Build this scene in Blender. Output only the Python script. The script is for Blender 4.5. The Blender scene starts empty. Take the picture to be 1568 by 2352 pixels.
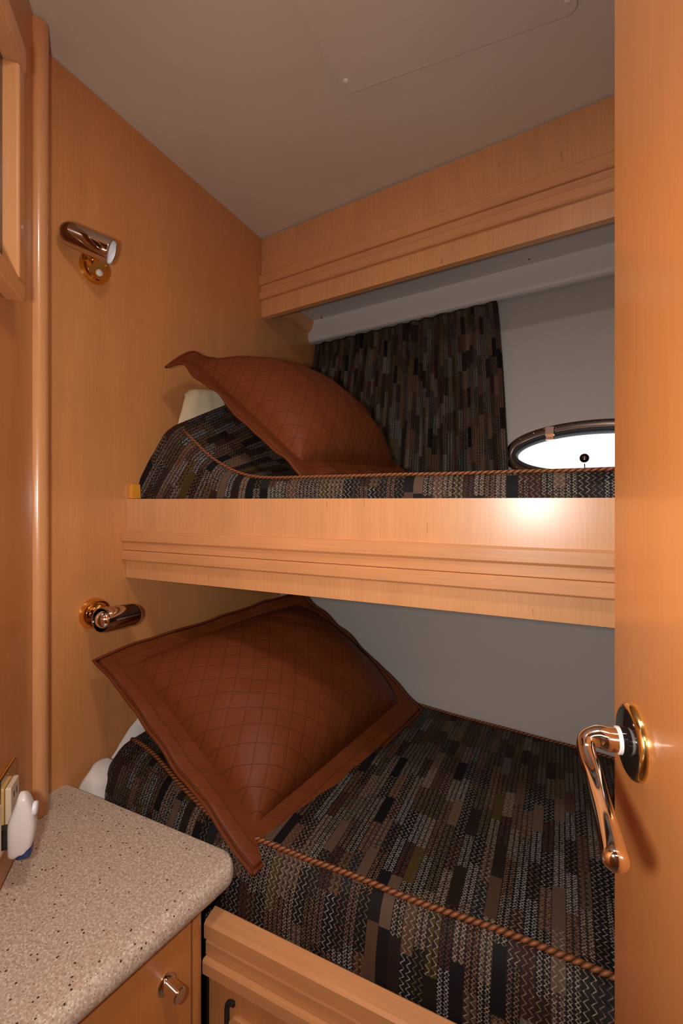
import bpy, bmesh, math, random
from mathutils import Vector, Matrix, noise

# ---------------------------------------------------------------- camera, world, lights
H = 1.20                      # lens height above the cabin floor; coordinates below are relative to the lens level
C = bpy.context.scene.collection
S = bpy.context.scene
YAW = math.atan2(0.434, 0.901)

cam_data = bpy.data.cameras.new('camera')
cam_data.sensor_fit = 'VERTICAL'
cam_data.sensor_height = 36.0
cam_data.lens = 16.09
cam_data.shift_y = -26.0 / 2352.0
cam_data.clip_start = 0.02
cam = bpy.data.objects.new('camera', cam_data)
C.objects.link(cam)
cam.location = (0, 0, H)
cam.rotation_euler = (math.pi / 2, 0, YAW)
S.camera = cam

S.view_settings.view_transform = 'Standard'
S.view_settings.look = 'None'
S.view_settings.gamma = 1.0
S.view_settings.use_curve_mapping = False
S.view_settings.exposure = 0.0

world = bpy.data.worlds.new('daylight')
S.world = world
world.use_nodes = True
wn = world.node_tree.nodes
wn['Background'].inputs[0].default_value = (0.93, 0.96, 1.0, 1)
wn['Background'].inputs[1].default_value = 2.2

RIGHT = Vector((0.901, 0.434, 0))
FWD = Vector((-0.434, 0.901, 0))
UP = Vector((0, 0, 1))

def lamp(name, kind, loc, energy, color, size=0.1, target=None, shape='DISK', spread=None):
    d = bpy.data.lights.new(name, kind)
    d.energy = energy
    d.color = color
    if kind == 'AREA':
        d.shape = shape
        d.size = size
        if spread: d.spread = spread
    else:
        d.shadow_soft_size = size
    o = bpy.data.objects.new(name, d)
    C.objects.link(o)
    o.location = (loc[0], loc[1], loc[2] + H)
    if target is not None:
        v = Vector(target) - Vector(loc)
        o.rotation_euler = v.to_track_quat('-Z', 'Y').to_euler()
    return o

# the photographer's flash, to the left of the lens (camera held upright), the cabin's ceiling light, and an added fill
lamp('camera_flash', 'AREA', (-0.075, -0.045, 0.006), 5.4, (1.0, 0.95, 0.90), 0.05, (-0.52, 0.85, 0.02))
lamp('cabin_ceiling_light', 'AREA', (-0.06, 0.20, 0.875), 4.6, (1.0, 0.93, 0.85), 0.14, (-0.06, 0.20, -1.0))
lamp('passage_fill', 'AREA', (0.25, -1.0, 0.86), 2.0, (1.0, 0.93, 0.84), 0.4, (0.25, -1.0, -1.0))  # unseen soft fill added behind the lens to lift the shade

# ---------------------------------------------------------------- helpers
def link(name, bm, mat, parent=None, origin=(0, 0, 0), smooth=False, angle=None, bevel=0):
    """one mesh object; bm is in lens-level coordinates"""
    if parent is not None:
        origin = parent['_o']
    o3 = Vector(origin)
    for v in bm.verts: v.co -= o3
    bmesh.ops.recalc_face_normals(bm, faces=bm.faces)
    me = bpy.data.meshes.new(name)
    bm.to_mesh(me)
    bm.free()
    if smooth:
        for p in me.polygons: p.use_smooth = True
        if angle: me.set_sharp_from_angle(angle=math.radians(angle))
    for m in (mat if isinstance(mat, (list, tuple)) else [mat]): me.materials.append(m)
    o = bpy.data.objects.new(name, me)
    C.objects.link(o)
    o['_o'] = tuple(origin)
    if parent is None:
        o.location = (origin[0], origin[1], origin[2] + H)
    else:
        o.parent = parent
    return o

def tag(o, label, cat, group=None, kind=None):
    o['label'] = label
    o['category'] = cat
    if group: o['group'] = group
    if kind: o['kind'] = kind
    return o

def struct(o, label, cat):
    return tag(o, label, cat, kind='structure')

def thing(name, loc, label, cat, group=None, kind=None):
    o = bpy.data.objects.new(name, None)
    C.objects.link(o)
    o.empty_display_size = 0.05
    o.location = (loc[0], loc[1], loc[2] + H)
    o['_o'] = tuple(loc)
    return tag(o, label, cat, group, kind)

def NB(): return bmesh.new()

def box(bm, x0, x1, y0, y1, z0, z1, bev=0, seg=2, M=None):
    r = bmesh.ops.create_cube(bm, size=1.0)
    vs = r['verts']
    for v in vs:
        v.co = Vector((x0 + (v.co.x + .5) * (x1 - x0), y0 + (v.co.y + .5) * (y1 - y0), z0 + (v.co.z + .5) * (z1 - z0)))
    if bev:
        es = list({e for v in vs for e in v.link_edges})
        rr = bmesh.ops.bevel(bm, geom=es, offset=bev, segments=seg, affect='EDGES', profile=0.5)
        vs = list({v for f in rr['faces'] for v in f.verts} | {v for v in vs if v.is_valid})
    if M is not None:
        for v in vs: v.co = M @ v.co
    return vs

def prism(bm, pts, z0, z1):
    a = [bm.verts.new((p[0], p[1], z0)) for p in pts]
    b = [bm.verts.new((p[0], p[1], z1)) for p in pts]
    n = len(pts)
    for i in range(n):
        bm.faces.new((a[i], a[(i + 1) % n], b[(i + 1) % n], b[i]))
    bm.faces.new(list(reversed(a)))
    bm.faces.new(b)
    return a, b

def sweep(bm, prof, path_fn, n):
    """prof: list of 2D points; path_fn(i)->(function mapping 2D point to 3D)"""
    rows = []
    for i in range(n):
        f = path_fn(i)
        rows.append([bm.verts.new(f(p)) for p in prof])
    m = len(prof)
    for i in range(n - 1):
        for j in range(m):
            bm.faces.new((rows[i][j], rows[i][(j + 1) % m], rows[i + 1][(j + 1) % m], rows[i + 1][j]))
    bm.faces.new(rows[0])
    bm.faces.new(list(reversed(rows[-1])))

def lathe(bm, origin, axis, prof, seg=40):
    a = Vector(axis).normalized()
    t = Vector((0, 0, 1)) if abs(a.z) < 0.9 else Vector((1, 0, 0))
    e1 = a.cross(t).normalized()
    e2 = a.cross(e1)
    o = Vector(origin)
    rows = []
    for r, h in prof:
        if r < 1e-6:
            rows.append([bm.verts.new(o + a * h)])
        else:
            rows.append([bm.verts.new(o + a * h + (e1 * math.cos(2 * math.pi * k / seg) + e2 * math.sin(2 * math.pi * k / seg)) * r) for k in range(seg)])
    for i in range(len(rows) - 1):
        A, B = rows[i], rows[i + 1]
        for k in range(seg):
            k2 = (k + 1) % seg
            if len(A) == 1 and len(B) == 1: continue
            if len(A) == 1: bm.faces.new((A[0], B[k], B[k2]))
            elif len(B) == 1: bm.faces.new((A[k], A[k2], B[0]))
            else: bm.faces.new((A[k], A[k2], B[k2], B[k]))

def catmull(pts, n):
    P = [Vector(p) for p in pts]
    P = [P[0] * 2 - P[1]] + P + [P[-1] * 2 - P[-2]]
    out = []
    for i in range(1, len(P) - 2):
        for k in range(n):
            t = k / n
            p0, p1, p2, p3 = P[i - 1], P[i], P[i + 1], P[i + 2]
            out.append(0.5 * ((2 * p1) + (-p0 + p2) * t + (2 * p0 - 5 * p1 + 4 * p2 - p3) * t * t + (-p0 + 3 * p1 - 3 * p2 + p3) * t ** 3))
    out.append(P[-2])
    return out

def tube(bm, pts, rad, seg=16, cap=True, uv=False, flat=None):
    """tube along points; rad number or list; uv: (around, metres along)"""
    n = len(pts)
    P = [Vector(p) for p in pts]
    R = rad if isinstance(rad, (list, tuple)) else [rad] * n
    lay = bm.loops.layers.uv.verify() if uv else None
    ref = Vector((0, 0, 1))
    rows, L = [], [0.0]
    e1 = None
    for i in range(n):
        d = (P[min(i + 1, n - 1)] - P[max(i - 1, 0)]).normalized()
        if e1 is None:
            e1 = d.cross(ref)
            if e1.length < 1e-3: e1 = d.cross(Vector((1, 0, 0)))
        else:
            e1 = e1 - d * e1.dot(d)
        e1.normalize()
        e2 = d.cross(e1)
        rows.append([bm.verts.new(P[i] + (e1 * math.cos(2 * math.pi * k / seg) + e2 * math.sin(2 * math.pi * k / seg)) * R[i]) for k in range(seg)])
        if i: L.append(L[-1] + (P[i] - P[i - 1]).length)
    for i in range(n - 1):
        for k in range(seg):
            f = bm.faces.new((rows[i][k], rows[i][(k + 1) % seg], rows[i + 1][(k + 1) % seg], rows[i + 1][k]))
            if uv:
                for l, c in zip(f.loops, ((k, i), (k + 1, i), (k + 1, i + 1), (k, i + 1))):
                    l[lay].uv = (c[0] / seg, L[c[1]])
    if cap:
        bm.faces.new(list(reversed(rows[0])))
        bm.faces.new(rows[-1])

def sm(a, b, x):
    t = max(0.0, min(1.0, (x - a) / (b - a)))
    return t * t * (3 - 2 * t)

# ---------------------------------------------------------------- materials
def mat(name):
    m = bpy.data.materials.new(name)
    m.use_nodes = True
    nt = m.node_tree
    return m, nt, nt.nodes['Principled BSDF']

def N(nt, t, **kw):
    n = nt.nodes.new(t)
    for k, v in kw.items(): setattr(n, k, v)
    return n

def M_(nt, op, a, b=None, c=None, clamp=False):
    n = nt.nodes.new('ShaderNodeMath')
    n.operation = op
    n.use_clamp = clamp
    for i, v in enumerate((a, b, c)):
        if v is None: continue
        if isinstance(v, (int, float)): n.inputs[i].default_value = v
        else: nt.links.new(v, n.inputs[i])
    return n.outputs[0]

def MIX(nt, f, a, b, bt='MIX'):
    n = nt.nodes.new('ShaderNodeMix')
    n.data_type = 'RGBA'
    n.blend_type = bt
    for idx, v in ((0, f), (6, a), (7, b)):
        if isinstance(v, (int, float)): n.inputs[idx].default_value = v
        elif isinstance(v, tuple): n.inputs[idx].default_value = (*v, 1) if len(v) == 3 else v
        else: nt.links.new(v, n.inputs[idx])
    return n.outputs[2]

def RAMP(nt, f, stops, interp='LINEAR'):
    n = nt.nodes.new('ShaderNodeValToRGB')
    n.color_ramp.interpolation = interp
    els = n.color_ramp.elements
    while len(els) < len(stops): els.new(0.5)
    for e, (p, c) in zip(els, stops):
        e.position = p
        e.color = (*c, 1)
    nt.links.new(f, n.inputs[0])
    return n.outputs[0]

def simple(name, col, rough=0.5, metal=0.0, spec=0.5, coat=0.0):
    m, nt, b = mat(name)
    tc = N(nt, 'ShaderNodeTexCoord')
    no = N(nt, 'ShaderNodeTexNoise')
    no.inputs['Scale'].default_value = 60
    nt.links.new(tc.outputs['Object'], no.inputs['Vector'])
    v = M_(nt, 'MULTIPLY_ADD', no.outputs['Fac'], 0.06, 0.97)
    c = MIX(nt, 1.0, (col[0], col[1], col[2]), v, 'MULTIPLY')
    nt.links.new(c, b.inputs['Base Color'])
    b.inputs['Roughness'].default_value = rough
    b.inputs['Metallic'].default_value = metal
    b.inputs['Specular IOR Level'].default_value = spec
    b.inputs['Coat Weight'].default_value = coat
    b.inputs['Coat Roughness'].default_value = 0.05
    return m

def wood(name, col, axis='z', rough=0.34, contrast=1.0, flecks=0.6, coat=0.25, coat_rough=0.22, fine=70):
    m, nt, b = mat(name)
    tc = N(nt, 'ShaderNodeTexCoord')
    def mapped(s_along, s_across):
        mp = N(nt, 'ShaderNodeMapping')
        sc = [s_across] * 3
        sc['xyz'.index(axis)] = s_along
        mp.inputs['Scale'].default_value = sc
        nt.links.new(tc.outputs['Object'], mp.inputs['Vector'])
        return mp.outputs[0]
    def nz(vec, scale, detail=3, rough_=0.55, dist=0.0):
        n = N(nt, 'ShaderNodeTexNoise')
        n.inputs['Scale'].default_value = scale
        n.inputs['Detail'].default_value = detail
        n.inputs['Roughness'].default_value = rough_
        n.inputs['Distortion'].default_value = dist
        nt.links.new(vec, n.inputs['Vector'])
        return n.outputs['Fac']
    grain = nz(mapped(2.5, fine), 4.0, 4)
    broad = nz(mapped(1.0, 8.0), 1.6, 2, dist=0.4)
    mott = nz(mapped(6, 14), 1.5, 2)
    fl = nz(mapped(26, 240), 1.0, 0)
    g = M_(nt, 'MULTIPLY_ADD', grain, 0.34 * contrast, 1 - 0.17 * contrast)
    g2 = M_(nt, 'MULTIPLY_ADD', broad, 0.44 * contrast, 1 - 0.22 * contrast)
    g3 = M_(nt, 'MULTIPLY_ADD', mott, 0.18 * contrast, 1 - 0.09 * contrast)
    k = M_(nt, 'MULTIPLY', M_(nt, 'MULTIPLY', g, g2), g3)
    c = MIX(nt, 1.0, col, k, 'MULTIPLY')
    warm = MIX(nt, M_(nt, 'MULTIPLY', broad, 0.35), c, (col[0] * 0.93, col[1] * 0.80, col[2] * 0.66))
    fm = M_(nt, 'MULTIPLY', M_(nt, 'GREATER_THAN', fl, 0.83), flecks)
    c2 = MIX(nt, fm, warm, (col[0] * 0.35, col[1] * 0.25, col[2] * 0.2))
    nt.links.new(c2, b.inputs['Base Color'])
    b.inputs['Roughness'].default_value = rough
    b.inputs['Specular IOR Level'].default_value = 0.4
    b.inputs['Coat Weight'].default_value = coat
    b.inputs['Coat Roughness'].default_value = coat_rough
    bp = N(nt, 'ShaderNodeBump')
    bp.inputs['Strength'].default_value = 0.04
    bp.inputs['Distance'].default_value = 0.002
    nt.links.new(grain, bp.inputs['Height'])
    nt.links.new(bp.outputs[0], b.inputs['Normal'])
    return m

WOODC = (0.57, 0.252, 0.088)
M = {}
M['veneer'] = wood('maple_veneer', WOODC, 'z', flecks=0.25)
M['bunk_veneer'] = wood('maple_bunk_veneer', (0.63, 0.310, 0.132), 'z', rough=0.34, coat=0.5, coat_rough=0.27, flecks=0.45)
M['solid'] = wood('maple_solid_rail', (0.62, 0.295, 0.125), 'x', rough=0.34, contrast=1.1, flecks=0.0)
M['solid_z'] = wood('maple_solid_post', (0.60, 0.29, 0.12), 'z', rough=0.28, contrast=0.7, flecks=0.0, coat=0.5, coat_rough=0.15)
M['door'] = wood('maple_door', (0.56, 0.225, 0.068), 'z', rough=0.26, contrast=0.55, flecks=0.0, coat=0.5, coat_rough=0.12)
M['burl'] = wood('maple_figured', (0.60, 0.32, 0.15), 'z', rough=0.4, contrast=1.8, flecks=0.2, fine=20)
M['brass'] = simple('polished_brass', (0.83, 0.50, 0.13), 0.07, 1.0)
M['gold_plate'] = simple('gold_plate', (0.80, 0.60, 0.24), 0.16, 1.0)
M['chrome'] = simple('polished_nickel', (0.55, 0.49, 0.45), 0.05, 1.0)
M['handle'] = simple('polished_handle', (0.80, 0.72, 0.67), 0.08, 1.0)
M['bright_chrome'] = simple('bright_chrome', (0.82, 0.80, 0.80), 0.06, 1.0)
M['dark_chrome'] = simple('dark_reflector', (0.42, 0.36, 0.33), 0.03, 1.0)
M['white_plastic'] = simple('white_plastic', (0.72, 0.68, 0.65), 0.28)
M['white_enamel'] = simple('white_enamel', (0.82, 0.84, 0.88), 0.35)
M['ivory'] = simple('ivory_plastic', (0.66, 0.54, 0.40), 0.3)
M['blue_plastic'] = simple('blue_plastic', (0.015, 0.04, 0.13), 0.3)
M['black_rubber'] = simple('black_rubber', (0.012, 0.011, 0.011), 0.45)
M['black_glass'] = simple('black_screen', (0.006, 0.005, 0.009), 0.12)
M['black_gloss'] = simple('black_gloss', (0.012, 0.008, 0.007), 0.08)
M['bronze'] = simple('dark_frame_metal', (0.10, 0.078, 0.065), 0.25, 1.0)
M['dark_gap'] = simple('dark_recess', (0.02, 0.012, 0.008), 0.8)
M['yellow_wood'] = wood('varnished_cleat', (0.70, 0.30, 0.03), 'z', rough=0.3)
M['cream_cloth'] = simple('cream_cotton', (0.72, 0.60, 0.40), 0.9)
M['white_cloth'] = simple('white_cotton', (0.74, 0.69, 0.65), 0.85)

def vinyl(name, col, rough=0.6, bump=0.25, stain=0.06):
    m, nt, b = mat(name)
    tc = N(nt, 'ShaderNodeTexCoord')
    n1 = N(nt, 'ShaderNodeTexNoise'); n1.inputs['Scale'].default_value = 3.2; n1.inputs['Detail'].default_value = 3
    n2 = N(nt, 'ShaderNodeTexNoise'); n2.inputs['Scale'].default_value = 420; n2.inputs['Detail'].default_value = 2
    for n in (n1, n2): nt.links.new(tc.outputs['Object'], n.inputs['Vector'])
    st = M_(nt, 'MULTIPLY_ADD', n1.outputs['Fac'], stain * 3, -stain * 1.2, clamp=True)
    c = MIX(nt, st, col, (col[0] * 0.8, col[1] * 0.64, col[2] * 0.46))
    c = MIX(nt, 1.0, c, M_(nt, 'MULTIPLY_ADD', n2.outputs['Fac'], 0.08, 0.96), 'MULTIPLY')
    nt.links.new(c, b.inputs['Base Color'])
    b.inputs['Roughness'].default_value = rough
    b.inputs['Specular IOR Level'].default_value = 0.25
    bp = N(nt, 'ShaderNodeBump')
    bp.inputs['Strength'].default_value = bump
    bp.inputs['Distance'].default_value = 0.001
    nt.links.new(n2.outputs['Fac'], bp.inputs['Height'])
    nt.links.new(bp.outputs[0], b.inputs['Normal'])
    return m
M['headliner'] = vinyl('padded_headliner', (0.67, 0.575, 0.485), 0.7, stain=0.22)
M['headliner_panel'] = vinyl('padded_headliner_panel', (0.66, 0.555, 0.475), 0.7, stain=0.12)
M['hull_liner'] = vinyl('hull_liner', (0.47, 0.435, 0.405), 0.6, stain=0.02)
M['soffit'] = vinyl('soffit_liner', (0.62, 0.585, 0.555), 0.5, stain=0.0)
M['carpet'] = vinyl('cabin_carpet', (0.24, 0.17, 0.11), 0.95, bump=0.8)

def counter_mat():
    m, nt, b = mat('speckled_solid_surface')
    tc = N(nt, 'ShaderNodeTexCoord')
    base = (0.56, 0.43, 0.33)
    n1 = N(nt, 'ShaderNodeTexNoise'); n1.inputs['Scale'].default_value = 260; n1.inputs['Detail'].default_value = 2
    nt.links.new(tc.outputs['Object'], n1.inputs['Vector'])
    c = MIX(nt, RAMP(nt, n1.outputs['Fac'], [(0.40, (0, 0, 0)), (0.72, (1, 1, 1))]), (base[0] * .86, base[1] * .82, base[2] * .78), (0.70, 0.60, 0.51))
    def specks(scale, thr, prob, col, cin):
        v = N(nt, 'ShaderNodeTexVoronoi'); v.inputs['Scale'].default_value = scale
        nt.links.new(tc.outputs['Object'], v.inputs['Vector'])
        sp = N(nt, 'ShaderNodeSeparateColor'); nt.links.new(v.outputs['Color'], sp.inputs[0])
        k = M_(nt, 'MULTIPLY', M_(nt, 'LESS_THAN', v.outputs['Distance'], thr), M_(nt, 'GREATER_THAN', sp.outputs[0], prob))
        return MIX(nt, k, cin, col)
    c = specks(330, 0.40, 0.72, (0.74, 0.66, 0.57), c)
    c = specks(420, 0.36, 0.80, (0.30, 0.19, 0.12), c)
    c = specks(150, 0.22, 0.86, (0.06, 0.03, 0.02), c)
    nt.links.new(c, b.inputs['Base Color'])
    b.inputs['Roughness'].default_value = 0.34
    b.inputs['Specular IOR Level'].default_value = 0.4
    return m
M['counter'] = counter_mat()

def fabric_mat():
    """woven upholstery: staggered stripes of black, brown, taupe, olive and grey with metallic zigzags; UV in metres"""
    m, nt, b = mat('woven_zigzag_upholstery')
    uv = N(nt, 'ShaderNodeUVMap')
    sx = N(nt, 'ShaderNodeSeparateXYZ')
    nt.links.new(uv.outputs[0], sx.inputs[0])
    u, v = sx.outputs[0], sx.outputs[1]
    SW, SL, ZP = 0.017, 0.072, 0.0095
    cu = M_(nt, 'FLOOR', M_(nt, 'DIVIDE', u, SW))
    def wnoise(a, bb=None, seed=0.0):
        cb = N(nt, 'ShaderNodeCombineXYZ')
        nt.links.new(a, cb.inputs[0])
        if bb is not None: nt.links.new(bb, cb.inputs[1])
        cb.inputs[2].default_value = seed
        w = N(nt, 'ShaderNodeTexWhiteNoise'); w.noise_dimensions = '3D'
        nt.links.new(cb.outputs[0], w.inputs[0])
        return w.outputs[0]
    sv = M_(nt, 'FLOOR', M_(nt, 'ADD', M_(nt, 'DIVIDE', v, SL), M_(nt, 'MULTIPLY', wnoise(cu, None, 3.1), 7.0)))
    r1 = wnoise(cu, sv, 0.0)
    r2 = wnoise(cu, sv, 5.0)
    pal = RAMP(nt, r1, [
        (0.00, (0.006, 0.006, 0.007)), (0.20, (0.016, 0.010, 0.008)), (0.34, (0.070, 0.038, 0.024)),
        (0.46, (0.008, 0.007, 0.008)), (0.58, (0.027, 0.012, 0.010)), (0.68, (0.092, 0.057, 0.039)),
        (0.77, (0.014, 0.014, 0.017)), (0.86, (0.050, 0.035, 0.011)), (0.92, (0.075, 0.066, 0.064)), (0.95, (0.012, 0.008, 0.007))], 'CONSTANT')
    # zigzag lines
    fv = M_(nt, 'FRACT', M_(nt, 'DIVIDE', v, ZP))
    tri = M_(nt, 'ABSOLUTE', M_(nt, 'MULTIPLY_ADD', fv, 2.0, -1.0))
    fu = M_(nt, 'FRACT', M_(nt, 'DIVIDE', u, SW / 2))
    z1 = M_(nt, 'ABSOLUTE', M_(nt, 'SUBTRACT', fu, M_(nt, 'MULTIPLY_ADD', tri, 0.7, 0.15)))
    z2 = M_(nt, 'ABSOLUTE', M_(nt, 'SUBTRACT', fu, M_(nt, 'MULTIPLY_ADD', tri, -0.7, 0.85)))
    l1 = M_(nt, 'LESS_THAN', z1, 0.10)
    l2 = M_(nt, 'MULTIPLY', M_(nt, 'LESS_THAN', z2, 0.10), M_(nt, 'GREATER_THAN', r2, 0.45))
    ln = M_(nt, 'MULTIPLY', M_(nt, 'MAXIMUM', l1, l2), M_(nt, 'GREATER_THAN', r2, 0.10))
    side = M_(nt, 'MULTIPLY', M_(nt, 'GREATER_THAN', fu, M_(nt, 'MULTIPLY_ADD', tri, 0.7, 0.15)), M_(nt, 'GREATER_THAN', r2, 0.30))
    side2 = M_(nt, 'MULTIPLY', M_(nt, 'LESS_THAN', fu, M_(nt, 'MULTIPLY_ADD', tri, -0.7, 0.85)), M_(nt, 'GREATER_THAN', r2, 0.62))
    pal = MIX(nt, M_(nt, 'MULTIPLY', M_(nt, 'MAXIMUM', side, side2), 0.72), pal, (0.008, 0.007, 0.007))
    nz = N(nt, 'ShaderNodeTexNoise'); nz.inputs['Scale'].default_value = 260; nz.inputs['Detail'].default_value = 1
    nt.links.new(uv.outputs[0], nz.inputs['Vector'])
    brk = RAMP(nt, nz.outputs['Fac'], [(0.36, (0.15, 0.15, 0.15)), (0.62, (1, 1, 1))])
    lam = M_(nt, 'MULTIPLY', M_(nt, 'MULTIPLY', ln, brk), 0.85)
    thread = RAMP(nt, wnoise(cu, sv, 9.0), [(0.0, (0.32, 0.26, 0.20)), (0.30, (0.24, 0.135, 0.08)), (0.62, (0.35, 0.33, 0.32)), (0.78, (0.18, 0.13, 0.055)), (0.9, (0.12, 0.045, 0.03))], 'CONSTANT')
    n3 = N(nt, 'ShaderNodeTexNoise'); n3.inputs['Scale'].default_value = 900; n3.inputs['Detail'].default_value = 1
    nt.links.new(uv.outputs[0], n3.inputs['Vector'])
    base = MIX(nt, 1.0, pal, M_(nt, 'MULTIPLY_ADD', n3.outputs['Fac'], 0.9, 0.55), 'MULTIPLY')
    col = MIX(nt, lam, base, thread)
    nt.links.new(col, b.inputs['Base Color'])
    b.inputs['Roughness'].default_value = 0.62
    b.inputs['Specular IOR Level'].default_value = 0.12
    bp = N(nt, 'ShaderNodeBump')
    bp.inputs['Strength'].default_value = 0.35
    bp.inputs['Distance'].default_value = 0.0008
    nt.links.new(M_(nt, 'ADD', M_(nt, 'MULTIPLY', ln, 0.6), n3.outputs['Fac']), bp.inputs['Height'])
    nt.links.new(bp.outputs[0], b.inputs['Normal'])
    return m
M['fabric'] = fabric_mat()

def rope_mat():
    m, nt, b = mat('twisted_rust_cord')
    uv = N(nt, 'ShaderNodeUVMap')
    sx = N(nt, 'ShaderNodeSeparateXYZ'); nt.links.new(uv.outputs[0], sx.inputs[0])
    t = M_(nt, 'FRACT', M_(nt, 'ADD', M_(nt, 'MULTIPLY', sx.outputs[0], 2.0), M_(nt, 'DIVIDE', sx.outputs[1], 0.010)))
    w = M_(nt, 'SINE', M_(nt, 'MULTIPLY', t, math.pi))
    c = RAMP(nt, w, [(0.0, (0.03, 0.008, 0.003)), (0.5, (0.17, 0.052, 0.015)), (1.0, (0.27, 0.092, 0.030))])
    nt.links.new(c, b.inputs['Base Color'])
    b.inputs['Roughness'].default_value = 0.5
    bp = N(nt, 'ShaderNodeBump'); bp.inputs['Strength'].default_value = 0.9; bp.inputs['Distance'].default_value = 0.002
    nt.links.new(w, bp.inputs['Height']); nt.links.new(bp.outputs[0], b.inputs['Normal'])
    return m
M['rope'] = rope_mat()

def quilt_mat(name, flange=None):
    """satin quilting with 45 degree stitched crosshatch, UV in metres; flange=(U,V) draws stitch rows along the edge"""
    m, nt, b = mat(name)
    uv = N(nt, 'ShaderNodeUVMap')
    sx = N(nt, 'ShaderNodeSeparateXYZ'); nt.links.new(uv.outputs[0], sx.inputs[0])
    nz0 = N(nt, 'ShaderNodeTexNoise'); nz0.inputs['Scale'].default_value = 14
    nt.links.new(uv.outputs[0], nz0.inputs['Vector'])
    wob = M_(nt, 'MULTIPLY_ADD', nz0.outputs['Fac'], 0.006, -0.003)
    u, v = M_(nt, 'ADD', sx.outputs[0], wob), M_(nt, 'SUBTRACT', sx.outputs[1], wob)
    def line(e, p, half):
        f = M_(nt, 'FRACT', M_(nt, 'DIVIDE', e, p))
        d = M_(nt, 'MULTIPLY', M_(nt, 'MINIMUM', f, M_(nt, 'SUBTRACT', 1.0, f)), p)   # metres to the line
        return d
    if flange is None:
        d1 = line(M_(nt, 'ADD', u, v), 0.041, 0)
        d2 = line(M_(nt, 'SUBTRACT', u, v), 0.041, 0)
        d = M_(nt, 'MINIMUM', d1, d2)
    else:
        U, V_ = flange
        e = M_(nt, 'MINIMUM', M_(nt, 'MINIMUM', u, M_(nt, 'SUBTRACT', U, u)), M_(nt, 'MINIMUM', v, M_(nt, 'SUBTRACT', V_, v)))
        dd = M_(nt, 'MINIMUM', M_(nt, 'ABSOLUTE', M_(nt, 'SUBTRACT', e, 0.006)), M_(nt, 'ABSOLUTE', M_(nt, 'SUBTRACT', e, 0.027)))
        cr = M_(nt, 'ADD', M_(nt, 'MINIMUM', line(M_(nt, 'ADD', u, v), 0.041, 0), 1.0), 0.0004)
        d = M_(nt, 'MINIMUM', dd, cr)
    stitch = M_(nt, 'LESS_THAN', d, 0.0009)
    puff = M_(nt, 'POWER', M_(nt, 'MINIMUM', M_(nt, 'DIVIDE', d, 0.007), 1.0), 0.5)
    n1 = N(nt, 'ShaderNodeTexNoise'); n1.inputs['Scale'].default_value = 45; n1.inputs['Detail'].default_value = 3; n1.inputs['Distortion'].default_value = 1.0
    nt.links.new(uv.outputs[0], n1.inputs['Vector'])
    n2 = N(nt, 'ShaderNodeTexNoise'); n2.inputs['Scale'].default_value = 9; n2.inputs['Detail'].default_value = 2
    nt.links.new(uv.outputs[0], n2.inputs['Vector'])
    c = MIX(nt, n2.outputs['Fac'], (0.128, 0.030, 0.0085), (0.160, 0.041, 0.0115))
    c = MIX(nt, M_(nt, 'MULTIPLY', stitch, 0.6), c, (0.045, 0.014, 0.008))
    nt.links.new(c, b.inputs['Base Color'])
    b.inputs['Roughness'].default_value = 0.52
    b.inputs['Specular IOR Level'].default_value = 0.14
    h = M_(nt, 'ADD', puff, M_(nt, 'MULTIPLY', n1.outputs['Fac'], 0.7))
    bp = N(nt, 'ShaderNodeBump'); bp.inputs['Strength'].default_value = 0.35; bp.inputs['Distance'].default_value = 0.0014
    nt.links.new(h, bp.inputs['Height']); nt.links.new(bp.outputs[0], b.inputs['Normal'])
    return m
PU, PV = 0.60, 0.50
M['quilt'] = quilt_mat('rust_quilted_satin')
M['quilt_flange'] = quilt_mat('rust_quilted_flange', (PU, PV))

def glass_mat():
    m = bpy.data.materials.new('porthole_glass')
    m.use_nodes = True
    nt = m.node_tree
    for n in list(nt.nodes): nt.nodes.remove(n)
    out = N(nt, 'ShaderNodeOutputMaterial')
    tr = N(nt, 'ShaderNodeBsdfTransparent'); tr.inputs[0].default_value = (0.96, 0.97, 0.97, 1)
    gl = N(nt, 'ShaderNodeBsdfGlossy'); gl.inputs['Roughness'].default_value = 0.02
    mx = N(nt, 'ShaderNodeMixShader'); mx.inputs[0].default_value = 0.05
    nt.links.new(tr.outputs[0], mx.inputs[1]); nt.links.new(gl.outputs[0], mx.inputs[2])
    nt.links.new(mx.outputs[0], out.inputs[0])
    return m
M['glass'] = glass_mat()

# ---------------------------------------------------------------- the setting
XW = -0.92            # headboard wall
ZC = 0.89             # headliner
ZF = -1.20            # cabin sole
XR = 1.00             # far end of the berths
TA = Vector((0.7071, -0.7071, 0))      # along the slanted wall, towards the lens
NA = Vector((0.7071, 0.7071, 0))       # out of the slanted wall, into the cabin
OA = Vector((-0.92, 0.558, 0))
def A(t, n, z): return OA + TA * t + NA * n + UP * z

def hull_y(x, z): return 1.332 - 0.15 * x + 0.2 * z + 0.11 * max(0.0, z)

b = NB(); box(b, XW - 0.03, XW, 0.55, 1.75, ZF, ZC)
struct(link('wall_left', b, M['veneer'], origin=(XW, 1.1, ZF)), 'maple veneer headboard wall carrying the two reading lamps', 'wall')

b = NB()
prism(b, [tuple(A(-0.01, -0.03, 0).xy), tuple(A(0.93, -0.03, 0).xy), tuple(A(0.93, 0, 0).xy), tuple(A(0.0, 0, 0).xy)], ZF, ZC)
struct(link('wall_front', b, M['veneer'], origin=A(0.4, 0, ZF)), 'slanted maple veneer wall with outlets at the left edge of the photo', 'wall')

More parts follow.
